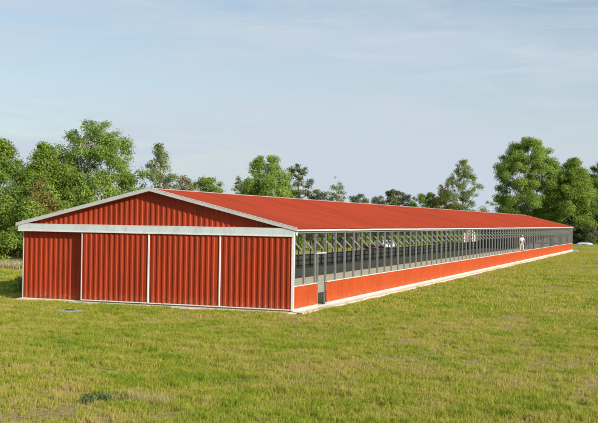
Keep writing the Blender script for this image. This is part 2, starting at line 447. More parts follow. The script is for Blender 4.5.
def groundmat():
    m, nt, b = new_mat('meadow_ground')
    n1 = noise(nt, .11, 5, .6); n2 = noise(nt, .55, 5, .65); n3 = noise(nt, 6, 5, .7); n4 = noise(nt, 30, 4, .7)
    r1 = ramp(nt, n1.outputs['Fac'], [(.32, (.23, .26, .042)), (.5, (.34, .32, .07)), (.68, (.44, .35, .12))])
    r2 = ramp(nt, n2.outputs['Fac'], [(.40, (.18, .26, .03)), (.52, (.35, .34, .07)), (.64, (.50, .36, .18))])
    c = mix(nt, .6, r1.outputs[0], r2.outputs[0])
    r3 = ramp(nt, n3.outputs['Fac'], [(.35, (.55, .6, .45)), (.65, (1.25, 1.2, 1.2))])
    c = mix(nt, .8, c, r3.outputs[0], 'MULTIPLY')
    r4 = ramp(nt, n4.outputs['Fac'], [(.35, (.6, .6, .55)), (.65, (1.25, 1.25, 1.2))])
    c = mix(nt, .7, c, r4.outputs[0], 'MULTIPLY')
    # bare soil close to the walls
    at = N(nt, 'ShaderNodeAttribute', attribute_name='bare')
    sm = N(nt, 'ShaderNodeMath', operation='MULTIPLY_ADD'); nt.links.new(n3.outputs['Fac'], sm.inputs[0]); sm.inputs[1].default_value = 1.4
    nt.links.new(at.outputs['Fac'], sm.inputs[2])
    rr = ramp(nt, sm.outputs[0], [(.95, (0, 0, 0)), (1.0, (1, 1, 1))]); rr.color_ramp.elements[0].position = .85
    soil = ramp(nt, n4.outputs['Fac'], [(.3, (.36, .23, .10)), (.7, (.54, .39, .19))])
    c = mix(nt, rr.outputs[0], c, soil.outputs[0])
    nt.links.new(c, b.inputs['Base Color']); b.inputs['Roughness'].default_value = .95; b.inputs['Specular IOR Level'].default_value = .1
    bp = N(nt, 'ShaderNodeBump'); bp.inputs['Strength'].default_value = .8; bp.inputs['Distance'].default_value = .06
    ad = N(nt, 'ShaderNodeMath', operation='MULTIPLY_ADD'); nt.links.new(n3.outputs['Fac'], ad.inputs[0]); ad.inputs[1].default_value = 1
    nt.links.new(n4.outputs['Fac'], ad.inputs[2]); nt.links.new(ad.outputs[0], bp.inputs['Height']); nt.links.new(bp.outputs[0], b.inputs['Normal'])
    return m
M['ground'] = groundmat()
def wall_bare(x, y):
    dx = max(-W-x, x, 0); dy = max(-y, y-L, 0); db = math.hypot(dx, dy)
    side_b = x > 0 and y > -1
    wd = (1.3+.9*mnoise.noise(Vector((x*.2, y*.12, 8)))) if side_b else (.75+.5*mnoise.noise(Vector((x*.2, 0, 8))))
    b = max(0, 1-(db/max(.2, wd))**2*1.0)
    b = max(b, .9*math.exp(-(((x-.8)/1.6)**2+((y+1.2)/.8)**2)))
    b = max(b, .9*math.exp(-(((x+3)/16)**2+((y-150+0*x)/2.5)**2)) if x > -6 else 0)      # worn track beyond the far end
    return b
def soil_amt(x, y):
    if abs(x-5) > 45 or y > 80 or y < -34: return 0
    return max(0, min(.25, (bare_amt(x, y)-.06)*1.0))
ba = me.attributes.new('bare', 'FLOAT', 'POINT')
ba.data.foreach_set('value', [max(wall_bare(v[0], v[1]), soil_amt(v[0], v[1])) for v in vs])
g = link('ground', me, 'ground', smooth=True); g['kind'] = 'structure'

# ------------------------------------------------------------------ grass (stuff)
def grassmat(name, stops, sc1=.18, sc2=.9):
    m, nt, b = new_mat(name)
    geo = N(nt, 'ShaderNodeNewGeometry')
    def nz(s, d):
        n = N(nt, 'ShaderNodeTexNoise'); n.inputs['Scale'].default_value = s; n.inputs['Detail'].default_value = d
        nt.links.new(geo.outputs['Position'], n.inputs['Vector']); return n
    a = nz(sc1, 4); c = nz(sc2, 4); at = N(nt, 'ShaderNodeAttribute', attribute_name='hue', attribute_type='INSTANCER')
    bl = N(nt, 'ShaderNodeAttribute', attribute_name='tint')
    s1 = N(nt, 'ShaderNodeMath', operation='MULTIPLY_ADD'); nt.links.new(a.outputs['Fac'], s1.inputs[0]); s1.inputs[1].default_value = .9
    nt.links.new(c.outputs['Fac'], s1.inputs[2])
    s2 = N(nt, 'ShaderNodeMath', operation='MULTIPLY_ADD'); nt.links.new(at.outputs['Fac'], s2.inputs[0]); s2.inputs[1].default_value = .28
    nt.links.new(s1.outputs[0], s2.inputs[2])
    s3 = N(nt, 'ShaderNodeMath', operation='MULTIPLY_ADD'); nt.links.new(bl.outputs['Fac'], s3.inputs[0]); s3.inputs[1].default_value = .25
    nt.links.new(s2.outputs[0], s3.inputs[2])
    s4 = N(nt, 'ShaderNodeMath', operation='MULTIPLY_ADD'); nt.links.new(s3.outputs[0], s4.inputs[0]); s4.inputs[1].default_value = 1.45; s4.inputs[2].default_value = -1.26
    r = ramp(nt, s4.outputs[0], stops)
    nt.links.new(r.outputs[0], b.inputs['Base Color']); b.inputs['Roughness'].default_value = .6; b.inputs['Specular IOR Level'].default_value = .2
    tr = N(nt, 'ShaderNodeBsdfTranslucent'); nt.links.new(r.outputs[0], tr.inputs['Color'])
    ms = N(nt, 'ShaderNodeMixShader'); ms.inputs[0].default_value = .35
    nt.links.new(b.outputs[0], ms.inputs[1]); nt.links.new(tr.outputs[0], ms.inputs[2])
    nt.links.new(ms.outputs[0], nt.nodes['Material Output'].inputs['Surface'])
    return m
M['grass'] = grassmat('grass_blades', [(.0, (.15, .275, .014)), (.25, (.265, .345, .026)), (.5, (.385, .395, .045)), (.75, (.49, .43, .10)), (1.0, (.53, .40, .18))])
M['dry'] = grassmat('dry_stalks', [(.0, (.30, .26, .10)), (.5, (.42, .36, .18)), (1.0, (.55, .48, .30))])

def tuft_mesh(name, n, rad, h0, h1, w, seed, lean=.5):
    rnd = random.Random(seed); v = []; f = []; tint = []
    for i in range(n):
        a = rnd.random()*6.283; r = rad*math.sqrt(rnd.random()); x, y = r*math.cos(a), r*math.sin(a)
        h = rnd.uniform(h0, h1); la = rnd.random()*6.283; ln_ = h*rnd.uniform(.1, lean); t = rnd.random()
        dx, dy = math.cos(la)*ln_, math.sin(la)*ln_; fa = rnd.random()*3.1416; wx, wy = math.cos(fa)*w/2, math.sin(fa)*w/2
        k = len(v)
        v += [(x-wx, y-wy, -.02), (x+wx, y+wy, -.02), (x+dx*.4+wx*.8, y+dy*.4+wy*.8, h*.6), (x+dx*.4-wx*.8, y+dy*.4-wy*.8, h*.6), (x+dx, y+dy, h*.96)]
        f += [(k, k+1, k+2, k+3), (k+3, k+2, k+4)]; tint += [t]*5
    me = bpy.data.meshes.new(name); me.from_pydata(v, [], f); me.update()
    at = me.attributes.new('tint', 'FLOAT', 'POINT'); at.data.foreach_set('value', tint)
    return me

def scatter(name, pts, mesh, mat, label=None):
    """pts: (x,y,z,scale,rot,hue); the points become instances of one tuft through geometry nodes"""
    pm = bpy.data.meshes.new(name); pm.from_pydata([p[:3] for p in pts], [], [])
    for nm, i in (('sc', 3), ('rt', 4), ('hue', 5)):
        a = pm.attributes.new(nm, 'FLOAT', 'POINT'); a.data.foreach_set('value', [p[i] for p in pts])
    mesh.materials.append(M[mat])
    ng = bpy.data.node_groups.new(name+'_nodes', 'GeometryNodeTree')
    ng.interface.new_socket('Geometry', in_out='INPUT', socket_type='NodeSocketGeometry')
    ng.interface.new_socket('Geometry', in_out='OUTPUT', socket_type='NodeSocketGeometry')
    gi = ng.nodes.new('NodeGroupInput'); go = ng.nodes.new('NodeGroupOutput')
    iop = ng.nodes.new('GeometryNodeInstanceOnPoints')
    src = bpy.data.objects.new(name+'_tuft', mesh)
    oi = ng.nodes.new('GeometryNodeObjectInfo'); oi.inputs['Object'].default_value = src
    def named(n):
        a = ng.nodes.new('GeometryNodeInputNamedAttribute'); a.data_type = 'FLOAT'; a.inputs['Name'].default_value = n; return a
    s, r = named('sc'), named('rt')
    cs = ng.nodes.new('ShaderNodeCombineXYZ'); cr = ng.nodes.new('ShaderNodeCombineXYZ')
    for k in range(3): ng.links.new(s.outputs['Attribute'], cs.inputs[k])
    ng.links.new(r.outputs['Attribute'], cr.inputs[2])
    m2p = ng.nodes.new('GeometryNodeMeshToPoints')
    ng.links.new(gi.outputs[0], m2p.inputs[0]); ng.links.new(m2p.outputs[0], iop.inputs['Points'])
    ng.links.new(oi.outputs['Geometry'], iop.inputs['Instance'])
    ng.links.new(cs.outputs[0], iop.inputs['Scale'])
    e2r = ng.nodes.new('FunctionNodeEulerToRotation'); ng.links.new(cr.outputs[0], e2r.inputs[0]); ng.links.new(e2r.outputs[0], iop.inputs['Rotation'])
    ng.links.new(iop.outputs[0], go.inputs[0])
    o = link(name, pm); md = o.modifiers.new('scatter', 'NODES'); md.node_group = ng
    o['kind'] = 'stuff'
    if label: o['label'] = label; o['category'] = 'grass'
    return o
rg = random.Random(11)
fwd = Vector((-math.sin(YAW), math.cos(YAW), 0)); rgt = Vector((math.cos(YAW), math.sin(YAW), 0))
def view_pt(d0, d1, power):
    """random ground point in the sector the meadow occupies, plus a margin on both sides"""
    u = rg.random(); d = (d0**power+u*(d1**power-d0**power))**(1/power)
    l = rg.uniform(-.36, .36)*d+rg.uniform(-4, 4)
    p = CAM+fwd*d+rgt*l; return p.x, p.y, d
def inside(x, y, m=.25): return -W-m < x < m and -.1-m*.6 < y < L+m
def make_pts(n, d0, d1, power, s0, s1, mode=0):
    out = []
    while len(out) < n:
        x, y, d = view_pt(d0, d1, power)
        if inside(x, y, .35): continue
        b = bare_amt(x, y); wb = wall_bare(x, y)
        cl = mnoise.noise(Vector((x*1.3, y*1.3, 20)))
        if rg.random() < wb*1.15: continue
        row = math.sin(x*7.2+1.6*mnoise.noise(Vector((x*.3, y*.12, 50))))
        c2 = mnoise.noise(Vector((x*.8, y*.55, 31)))+.22*row
        if mode == 0 and rg.random() < max(0, min(.93, b*1.15+.10-c2*.8)): continue
        if mode == 1 and (b < .08 or rg.random() < .5): continue
        if mode == 2 and (cl < .12 or b > .1): continue
        s = rg.uniform(s0, s1)*(1+.3*cl-.25*max(0, b)+(.35*c2 if mode == 0 else 0))
        out.append((x, y, tz(x, y), s, rg.random()*6.283, rg.random()))
    return out
near = tuft_mesh('tuft_a', 26, .10, .05, .15, .007, 1, .8)
scatter('grass', make_pts(56000, 17, 48, 1.4, .6, 1.15), near, 'grass', 'short olive green meadow grass in the foreground').name = 'meadow_grass'
mid = tuft_mesh('tuft_b', 30, .28, .05, .15, .018, 2, .8)
scatter('meadow_grass', make_pts(42000, 42, 215, .75, .7, 1.2), mid, 'grass', 'mown meadow grass around and beyond the barn')
tall = tuft_mesh('tuft_c', 22, .09, .12, .26, .008, 3, .7)
scatter('tall_grass', make_pts(3800, 17.5, 46, 1.5, .6, 1.0, 2), tall, 'grass', 'taller green grass clumps scattered over the near meadow')
dpts = make_pts(1100, 17.5, 60, 1.3, .5, .9, 1)
for _ in range(70):
    x = 4.6+rg.gauss(0, .55); y = -20.75+rg.gauss(0, .18); dpts.append((x, y, tz(x, y), rg.uniform(.7, 1.15), rg.random()*6.28, rg.random()))
for _ in range(40):
    x = 6.9+rg.gauss(0, 1.0); y = -17.2+rg.gauss(0, .5); dpts.append((x, y, tz(x, y), rg.uniform(.8, 1.3), rg.random()*6.28, rg.random()))
dry = tuft_mesh('tuft_d', 9, .12, .10, .30, .005, 4, .6)
scatter('dry_grass', dpts, dry, 'dry', 'straw coloured dry grass stalks in worn patches')
# tan tall grass strip in front of the left hedge
pts = []
while len(pts) < 3500:
    x = rg.uniform(-40, -22); y = rg.uniform(24, 46)
    pts.append((x, y, tz(x, y), rg.uniform(1.2, 2.6), rg.random()*6.283, rg.random()))
hay = tuft_mesh('tuft_e', 26, .2, .10, .28, .016, 5, .6)
scatter('hay_grass', pts, hay, 'dry', 'pale tall hay grass in front of the left hedge')

# ------------------------------------------------------------------ trees
def leaf_cloud(rnd, blobs, size, dens, flat=.75, up=.35):
    """leaf-sized faces through blobs (centre, radius) -> numpy arrays"""
    rs = np.random.RandomState(rnd.randint(0, 10**6))
    C = []; T = []; OO = []
    cen = np.mean([b_[0] for b_ in blobs], 0)
    for (c, r) in blobs:
        n = max(8, int(dens*r*r))
        d = rs.normal(size=(n, 3)); d /= np.linalg.norm(d, axis=1)[:, None]
        rad = r*(rs.random_sample(n)**.45)*(1+.28*rs.normal(size=n)*.6)
        p = d*rad[:, None]; p[:, 2] *= flat
        oc = (np.array(c)-cen)*np.array([1, 1, .5]); oc = oc/(np.linalg.norm(oc)+1e-6); OO.append(d*.8+oc*.5)
        C.append(p+np.array(c)); T.append(np.clip(.5+.16*rs.normal(size=n)+(rs.random_sample()-.5)*.35, 0, 1))
    OUT = np.concatenate(OO); C = np.concatenate(C); T = np.concatenate(T); n = len(C)
    nrm = rs.normal(size=(n, 3))*.8+OUT*1.3; nrm[:, 2] += up; nrm /= np.linalg.norm(nrm, axis=1)[:, None]
    a = np.cross(nrm, rs.normal(size=(n, 3))); a /= np.linalg.norm(a, axis=1)[:, None]; b = np.cross(nrm, a)
    s = size*rs.uniform(.6, 1.3, n)[:, None]
    bend = nrm*s*.18
    V = np.stack([C-a*s, C-b*s*.5+bend, C+a*s, C+b*s*.5+bend], 1).reshape(-1, 3)
    return V, n, np.repeat(T, 4)
def leaf_mesh(name, V, n, T):
    me = bpy.data.meshes.new(name)
    me.vertices.add(4*n); me.vertices.foreach_set('co', V.astype(np.float32).ravel())
    me.loops.add(4*n); me.loops.foreach_set('vertex_index', np.arange(4*n, dtype=np.int32))
    me.polygons.add(n); me.polygons.foreach_set('loop_start', np.arange(0, 4*n, 4, dtype=np.int32))
    me.update(calc_edges=True)
    at = me.attributes.new('tint', 'FLOAT', 'POINT'); at.data.foreach_set('value', T.astype(np.float32))
    return me
def tree_parts(seed, H, wid, prof, base, nb, br, lsize, dens, leaf, bk='bark', stems=1, dead=0, fl=.75, lean=0):
    """crown envelope: radius wid/2*prof(t) for t in 0..1 from base*H to H; returns crown mesh and trunk mesh"""
    rnd = random.Random(seed); blobs = []; tr = MB()
    z0 = base*H; tops = []
    for s_ in range(stems):
        a = rnd.random()*6.28; off = (0 if stems == 1 else wid*.05); sp = (0 if stems == 1 else wid*.16)
        pts = []; rs_ = []; K = 7
        for i in range(K):
            t = i/(K-1); hh = H*(.88 if s_ == 0 else .7)*t
            pts.append((math.cos(a)*(off+sp*t)+rnd.uniform(-.1, .1)*t*wid*.1+lean*t, math.sin(a)*(off+sp*t)+rnd.uniform(-.1, .1)*t*wid*.1, hh-.15))
            rs_.append(max(.03, H*.016*(1-.85*t)*(1 if stems == 1 else .7)))
        tr.tube(pts, rs_, 8); tops.append(pts)
    for i in range(nb):
        t = rnd.random()**.85; rr = wid/2*prof(t); a = rnd.random()*6.283
        q = rr*(rnd.random()**.42)
        r = br*rnd.uniform(.55, 1.3)*(.55+.45*min(1, prof(t)+.1))
        q = max(0, min(q, rr-r*.3))
        c = Vector((math.cos(a)*q+lean*t, math.sin(a)*q, z0+t*(H-z0)-r*.35)); blobs.append((tuple(c), r))
        if i % 2 == 0 and H > .5:
            st = tops[i % stems]; hz = max(z0*.6, c.z-q*rnd.uniform(.5, 1.1)-.3); k = min(len(st)-2, max(0, int(hz/(H*.88)*(len(st)-1))))
            A = Vector(st[k]).lerp(Vector(st[k+1]), .5); A.z = min(A.z, hz+.4)
            mid_ = A.lerp(c, .5)+Vector((rnd.uniform(-.2, .2), rnd.uniform(-.2, .2), .12*q))
            r0 = H*.0052*(1.25-t)
            tr.tube([A, mid_, c], [r0+.02, r0*.6+.012, .012], 5)
            for _ in range(2):
                e = c+Vector((rnd.gauss(0, 1), rnd.gauss(0, 1), rnd.gauss(.3, .7)))*r*.8; tr.tube([c.lerp(mid_, .2), e], [.018, .008], 4)
    for i in range(dead):
        a = rnd.random()*6.28; p = Vector((lean*.8, 0, H*.72)); d = Vector((math.cos(a)*.35, math.sin(a)*.35, 1)).normalized()
        q = p+d*H*rnd.uniform(.2, .34); tr.tube([p, p.lerp(q, .5)+Vector((.1, .05, 0)), q], [.07, .045, .015], 5)
        for _ in range(7):
            s0 = p.lerp(q, rnd.uniform(.4, .95)); e = s0+Vector((rnd.gauss(0, .5), rnd.gauss(0, .5), rnd.uniform(.2, 1.0)))
            tr.tube([s0, e], [.028, .01], 4)
    V, n, T = leaf_cloud(rnd, blobs, lsize, dens, fl)
    return V, n, T, tr
def pix_top(depth, ypx):      # rough helper kept for provenance of the listed heights
    return CAM.z+(221-ypx)*depth/FPX
def round_p(t): return .9 if t < .5 else max(.15, math.sqrt(max(0, 1-((t-.5)/.52)**2)))
def broad_p(t): return (.80+.2*math.sin(math.pi*t*1.3)) if t < .55 else max(.12, (.80+.2*math.sin(math.pi*t*1.3))*(1-((t-.55)/.5)**2))
def tall_p(t): return (.62+.38*math.sin(math.pi*min(1, t*1.05))) if t < .6 else max(.15, 1-((t-.55)/.52)**2)
def cone_p(t): return (1 if t < .5 else max(.12, 1-(t-.5)*1.8))*(.85+.15*math.sin(t*25))
def spire_p(t): return (1 if t < .55 else max(.14, 1-(t-.55)*1.95))*(.88+.12*math.sin(t*27+1))
def pine_p(t): return .35+.65*math.sin(math.pi*min(1, t*.95+.05))*(.7+.3*math.sin(t*17))
def shrub_p(t): return max(.2, 1-t**2*.75)

def make_tree(kind, x, y, seed, H, wid, prof, base, nb, br, ls, dens, leaf, label, cat='tree', bk='bark', stems=1, dead=0, fl=.75, group=None, lean=0):
    V, n, T, tr = tree_parts(seed, H, wid, prof, base, nb, br, ls, dens, leaf, bk, stems, dead, fl, lean)
    root = empty(kind, (x, y, tz(x, y)-.03), random.Random(seed*3).random()*6.28 if not lean else 0); tag(root, label, cat, group)
    link('crown' if cat == 'tree' else 'foliage', leaf_mesh('crown', V, n, T), leaf, root)
    tr.build('trunk' if cat == 'tree' else 'stems', bk, root, smooth=True)
    return root
def copy_tree(src, x, y, s, rz, label, sz=None):
    c = src.copy(); COL.objects.link(c); c.location = (x, y, tz(x, y)-.03); c.scale = (s, s, sz or s); c.rotation_euler = (0, 0, rz); c['label'] = label
    for ch in src.children:
        d = ch.copy(); COL.objects.link(d); d.parent = c
    return c
G1 = 'trees in the hedgerow left of the barn'; G2 = 'trees beyond the barn roof'; G3 = 'trees at the right behind the barn'
make_tree('broadleaf_tree', -42.5, 35.0, 1, 11.2, 7.6, broad_p, .02, 130, 1.05, .12, 380, 'leaf_mid', 'mid green leafy tree cut by the left edge of the photo', group=G1)
make_tree('broadleaf_tree', -40.0, 38.4, 2, 11.0, 6.0, broad_p, .02, 110, 1.0, .12, 380, 'leaf_bright', 'bright green dense tree rising over the left end of the barn gable', group=G1)
make_tree('broadleaf_tree', -45.0, 49.0, 12, 11.0, 7.0, broad_p, .03, 110, 1.05, .13, 320, 'leaf_dark', 'dark green tree behind, between the bright tree and the tallest left tree', group=G1)
make_tree('broadleaf_tree', -37.5, 34.2, 13, 7.4, 4.6, broad_p, .02, 70, .8, .11, 360, 'leaf_brown', 'brownish thin-leaved tree low at the left edge of the photo', group=G1)
make_tree('broadleaf_tree', -37.0, 39.5, 33, 8.2, 5.0, broad_p, .02, 80, .85, .11, 360, 'leaf_olive', 'lower olive tree directly above the left end of the gable', group=G1)
make_tree('tall_tree', -38.0, 44.2, 3, 13.7, 9.8, tall_p, .05, 210, .9, .11, 330, 'leaf_olive', 'tallest left tree, airy olive crown with pale forked trunks', bk='palebark', stems=3, group=G1)
make_tree('broadleaf_tree', -35.2, 45.6, 34, 8.8, 5.0, broad_p, .02, 80, .85, .11, 340, 'leaf_mid', 'lower green tree in front of the tallest left tree', group=G1)
make_tree('spire_tree', -39.0, 59.0, 4, 12.7, 7.0, spire_p, .03, 180, .6, .11, 240, 'leaf_hazed', 'slim tapering tree with sparse top just right of the gable peak', group=G2)
make_tree('dead_topped_tree', -38.0, 63.1, 5, 9.3, 4.4, broad_p, .03, 60, .7, .11, 330, 'leaf_brown', 'small tree with bare dead twigs on top right of the gable peak', dead=3, group=G2)
make_tree('round_tree', -38.0, 69.1, 6, 9.2, 6.0, round_p, .02, 80, .8, .12, 340, 'leaf_mid', 'low rounded green tree between the dead-topped tree and the sparse dark one', group=G2)
make_tree('pine_tree', -40.0, 82.7, 7, 10.4, 3.8, cone_p, .05, 50, .55, .12, 240, 'leaf_blue', 'sparse dark narrow evergreen left of the big round tree', group=G2, fl=.5)
make_tree('round_tree', -39.0, 90.6, 8, 13.3, 7.9, round_p, .02, 170, .95, .12, 380, 'leaf_olive', 'big dense rounded yellow-green tree above the middle of the roof', group=G2)
make_tree('pine_tree', -40.0, 105.5, 9, 13.2, 6.6, pine_p, .05, 80, .85, .14, 300, 'leaf_dark', 'dark blotchy pine right beside the big rounded yellow-green tree', group=G2, fl=.6)
make_tree('airy_tree', -40.0, 123.9, 10, 12.0, 7.0, cone_p, .03, 85, .7, .13, 200, 'leaf_hazed', 'light green airy tree standing alone above the roof', group=G2)
make_tree('pine_tree', -40.0, 160.8, 11, 11.2, 5.4, pine_p, .3, 40, .9, .15, 280, 'leaf_dark', 'small flat-topped pine far above the long roof', group=G2, fl=.5)
make_tree('round_tree', -34.5, 165.2, 14, 10.5, 7.8, round_p, .02, 80, 1.0, .14, 300, 'leaf_mid', 'low rounded green tree left of the right dead-topped tree', group=G2)
make_tree('dead_topped_tree', -30.9, 165.0, 15, 12.0, 7.2, broad_p, .03, 75, .95, .14, 280, 'leaf_brown', 'brownish tree with bare twigs on top beside the tall sparse spire', dead=3, group=G2)
make_tree('spire_tree', -26.3, 165.0, 16, 17.2, 13.0, spire_p, .03, 220, .85, .14, 200, 'leaf_hazed', 'tall sparse tapering tree above the far part of the roof', group=G2)
make_tree('tall_tree', -16.6, 192.0, 17, 23.9, 18.5, tall_p, .05, 230, 1.4, .16, 300, 'leaf_olive', 'tallest right tree, broad airy olive crown over the far gable', bk='palebark', stems=3, group=G3)
make_tree('broadleaf_tree', -6.6, 189.0, 18, 18.8, 13, broad_p, .03, 170, 1.4, .16, 300, 'leaf_bright', 'bright green tree right of the tallest right tree', group=G3)
make_tree('broadleaf_tree', -1.4, 205.0, 19, 20.2, 13, broad_p, .03, 160, 1.4, .16, 300, 'leaf_mid', 'darker green tree cut by the right edge of the photo', group=G3)
make_tree('broadleaf_tree', -13.0, 211.0, 20, 19.6, 11, broad_p, .03, 110, 1.4, .17, 270, 'leaf_blue', 'dark tree glimpsed between the two right green trees', group=G3)
ob = make_tree('olive_bush', -1.2, 187.0, 21, 9.0, 10.5, shrub_p, .02, 110, 1.1, .15, 320, 'leaf_olive', 'big olive rounded bush past the far end of the barn', 'bush', group='bushes at the far right')
db = make_tree('dark_bush', -5.4, 184.0, 22, 4.8, 5.4, shrub_p, .01, 50, .8, .13, 320, 'leaf_dark', 'dark low bush just past the far corner of the barn', 'bush', group='bushes at the far right')
copy_tree(db, -2.0, 182.0, .85, 2.0, 'dark low bush right of the other dark bush, behind the pale tarp')
copy_tree(db, 1.0, 183.5, 1.0, 4.0, 'dark low bush at the right edge of the photo')
# far small trees over the roof
sm = make_tree('small_tree', -40.0, 115.2, 23, 9.4, 5.4, round_p, .03, 60, .8, .13, 300, 'leaf_dark', 'little dark rounded treetop between the pine and the airy tree', group=G2)
copy_tree(sm, -38.0, 129.9, .97, 1.4, 'little dark rounded treetop just right of the airy light green tree', .97)
copy_tree(sm, -40.0, 150.5, .9, 2.9, 'tiny grey-green treetop left of the flat-topped pine', 1.0)
copy_tree(sm, -40.0, 169.7, 1.0, 4.2, 'tiny rounded treetop touching the flat-topped pine', 1.13)
# hedge bushes along the field behind the barn, seen through the open sides
bs = [make_tree('hedge_bush', -36.4, 31.0, 31, 5.6, 6.0, shrub_p, .01, 46, .95, .12, 330, 'leaf_mid', 'x', 'bush'),
      make_tree('hedge_bush', -35.2, 66.0, 32, 6.0, 6.4, shrub_p, .01, 46, .95, .13, 300, 'leaf_olive', 'x', 'bush'),
      make_tree('hedge_bush', -36.0, 72.5, 33, 5.0, 6.0, shrub_p, .01, 44, .95, .13, 300, 'leaf_dark', 'x', 'bush')]
HG = 'hedge bushes seen through the open barn'
for b_ in bs: b_['group'] = HG
bs[0]['label'] = 'dense green hedge bush at the left edge beside the barn corner'
bs[1]['label'] = 'olive hedge bush seen through the first bays of the open barn'
bs[2]['label'] = 'dark hedge bush seen through the barn beside the side doorway'
rh = random.Random(5)
HL = 'hedge bush among many alike seen between the grey posts of the barn'
y = 79
i = 0
while y < 196:
    copy_tree(bs[(i*2+1) % 3], -35.2+rh.uniform(-1, 1.2)+(y-79)*.07, y, rh.uniform(.8, 1.1), rh.random()*6.28, HL); y += rh.uniform(4.2, 6.2); i += 1
for b_ in ((-39.5, 34.0, .9, 1.0, 'green bush behind the left edge hedge bush'), (-33.6, 35.5, .85, 2.2, 'green bush half hidden by the left barn corner'),
           (-37.5, 44, 1.0, 2.6, HL), (-35.0, 51, 1.0, 3.6, HL), (-34.5, 58, 1.05, 5.6, HL), (-30.5, 45, .7, .6, HL)):
    copy_tree(bs[0], *b_)
# weeds by the left corner of the barn
wd = make_tree('weed_clump', -17.4, 4.2, 41, .95, 2.2, shrub_p, .0, 30, .22, .05, 1500, 'leaf_weed', 'dark green leafy weed clump against the left barn corner', 'weed', group='weeds left of the barn')
copy_tree(wd, -19.6, 8.5, 1.1, 1.0, 'leafy weed clump behind the one at the barn corner')
copy_tree(wd, -22.3, 13.0, 1.3, 2.0, 'wide leafy weed clump near the left edge of the photo')
copy_tree(wd, -18.8, 15.5, 1.2, 4.0, 'farther leafy weed clump beside the left barn wall')
make_tree('weed_clump', 3.5, -21.15, 45, .30, 1.5, shrub_p, .0, 34, .15, .03, 7500, 'leaf_blue', 'small dark weed clump in the near meadow at lower left', 'weed')
# ------------------------------------------------------------------ small things
# drain slab in the lawn
dx_, dy_ = -8.9, -3.8
dr = empty('drain_cover', (dx_, dy_, tz(dx_, dy_)), .2); tag(dr, 'flat grey concrete drain slab in the grass before the barn doors', 'drain cover')
q = MB(); q.box((-.55, -.38, -.1), (.55, .38, .10)); q.build('slab', 'slab', dr, bevel=.02)
q = MB(); q.tube([(0, 0, .10), (0, 0, .12), (0, 0, .125)], [.22, .22, .2], 16); q.build('lid', 'dark', dr)

def wheel(par, x, y, z, r, w, ax='x'):
    def ring(r0, w0, mat, name, pp):
        m = MB(); e = Vector((w0/2, 0, 0)) if ax == 'x' else Vector((0, w0/2, 0)); c = Vector((x, y, z))
        n = 18; k0 = []
        for s, rr in ((-1, r0*.9), (-.8, r0), (.8, r0), (1, r0*.9)):
            k0.append(len(m.v))
            for j in range(n):
                t = 2*math.pi*j/n
                d = Vector((0, math.cos(t), math.sin(t))) if ax == 'x' else Vector((math.cos(t), 0, math.sin(t)))
                m.v.append(tuple(c+e*s+d*rr))
        for a in range(3):
            for j in range(n): m.f.append((k0[a]+j, k0[a]+(j+1) % n, k0[a+1]+(j+1) % n, k0[a+1]+j))
        m.f.append(tuple(k0[0]+j for j in range(n))); m.f.append(tuple(k0[3]+j for j in range(n)))
        return m.build(name, mat, pp)
    t = ring(r, w, 'rubber', 'wheel', par); ring(r*.58, w*1.06, 'galv', 'rim', t)
# white car in the field behind the barn, end on
cx, cy = -24.2, 100.6
car = empty('parked_car', (cx, cy, tz(cx, cy)), YAW+.12); tag(car, 'white car parked on the grass strip behind the barn', 'car')
q = MB()
prof = [(-2.1, .35), (-2.15, .62), (-2.0, .82), (-1.15, .95), (-.45, 1.40), (.95, 1.43), (1.75, 1.0), (2.1, .92), (2.15, .45), (2.05, .30)]
n = len(prof)
def hw(z): return .86 if z < .97 else .86-.42*(z-.97)
q.add([(-hw(z), y, z) for y, z in prof]+[(hw(z), y, z) for y, z in prof],
      [tuple(range(n)), tuple(range(2*n-1, n-1, -1))]+[(i, i+n, (i+1) % n+n, (i+1) % n) for i in range(n)])
q.build('body', 'carwhite', car, bevel=.03)
q = MB(); q.add([(-.72, -1.12, .985), (.72, -1.12, .985), (.62, -.52, 1.37), (-.62, -.52, 1.37), (-.72, -1.10, .97), (.72, -1.10, .97), (.62, -.50, 1.35), (-.62, -.50, 1.35)],
    [(0,1,2,3),(7,6,5,4),(0,4,5,1),(1,5,6,2),(2,6,7,3),(3,7,4,0)]); q.build('windscreen', 'glass', car)
for s in (-1, 1):
    q = MB(); q.add([(s*.868, -1.0, 1.0), (s*.868, 1.55, 1.0), (s*.70, .95, 1.37), (s*.70, -.42, 1.35), (s*.85, -1.0, 1.0), (s*.85, 1.55, 1.0), (s*.68, .95, 1.37), (s*.68, -.42, 1.35)],
        [(0,1,2,3),(7,6,5,4),(0,4,5,1),(1,5,6,2),(2,6,7,3),(3,7,4,0)]); q.build('side_window', 'glass', car)
    box('headlight', (s*.62-.16, -2.19, .62), (s*.62+.16, -2.10, .76), 'lamp', car)
    for yy in (-1.35, 1.3): wheel(car, s*.78, yy, .32, .32, .2)
box('bumper', (-.8, -2.22, .36), (.8, -2.12, .55), 'dark', car)
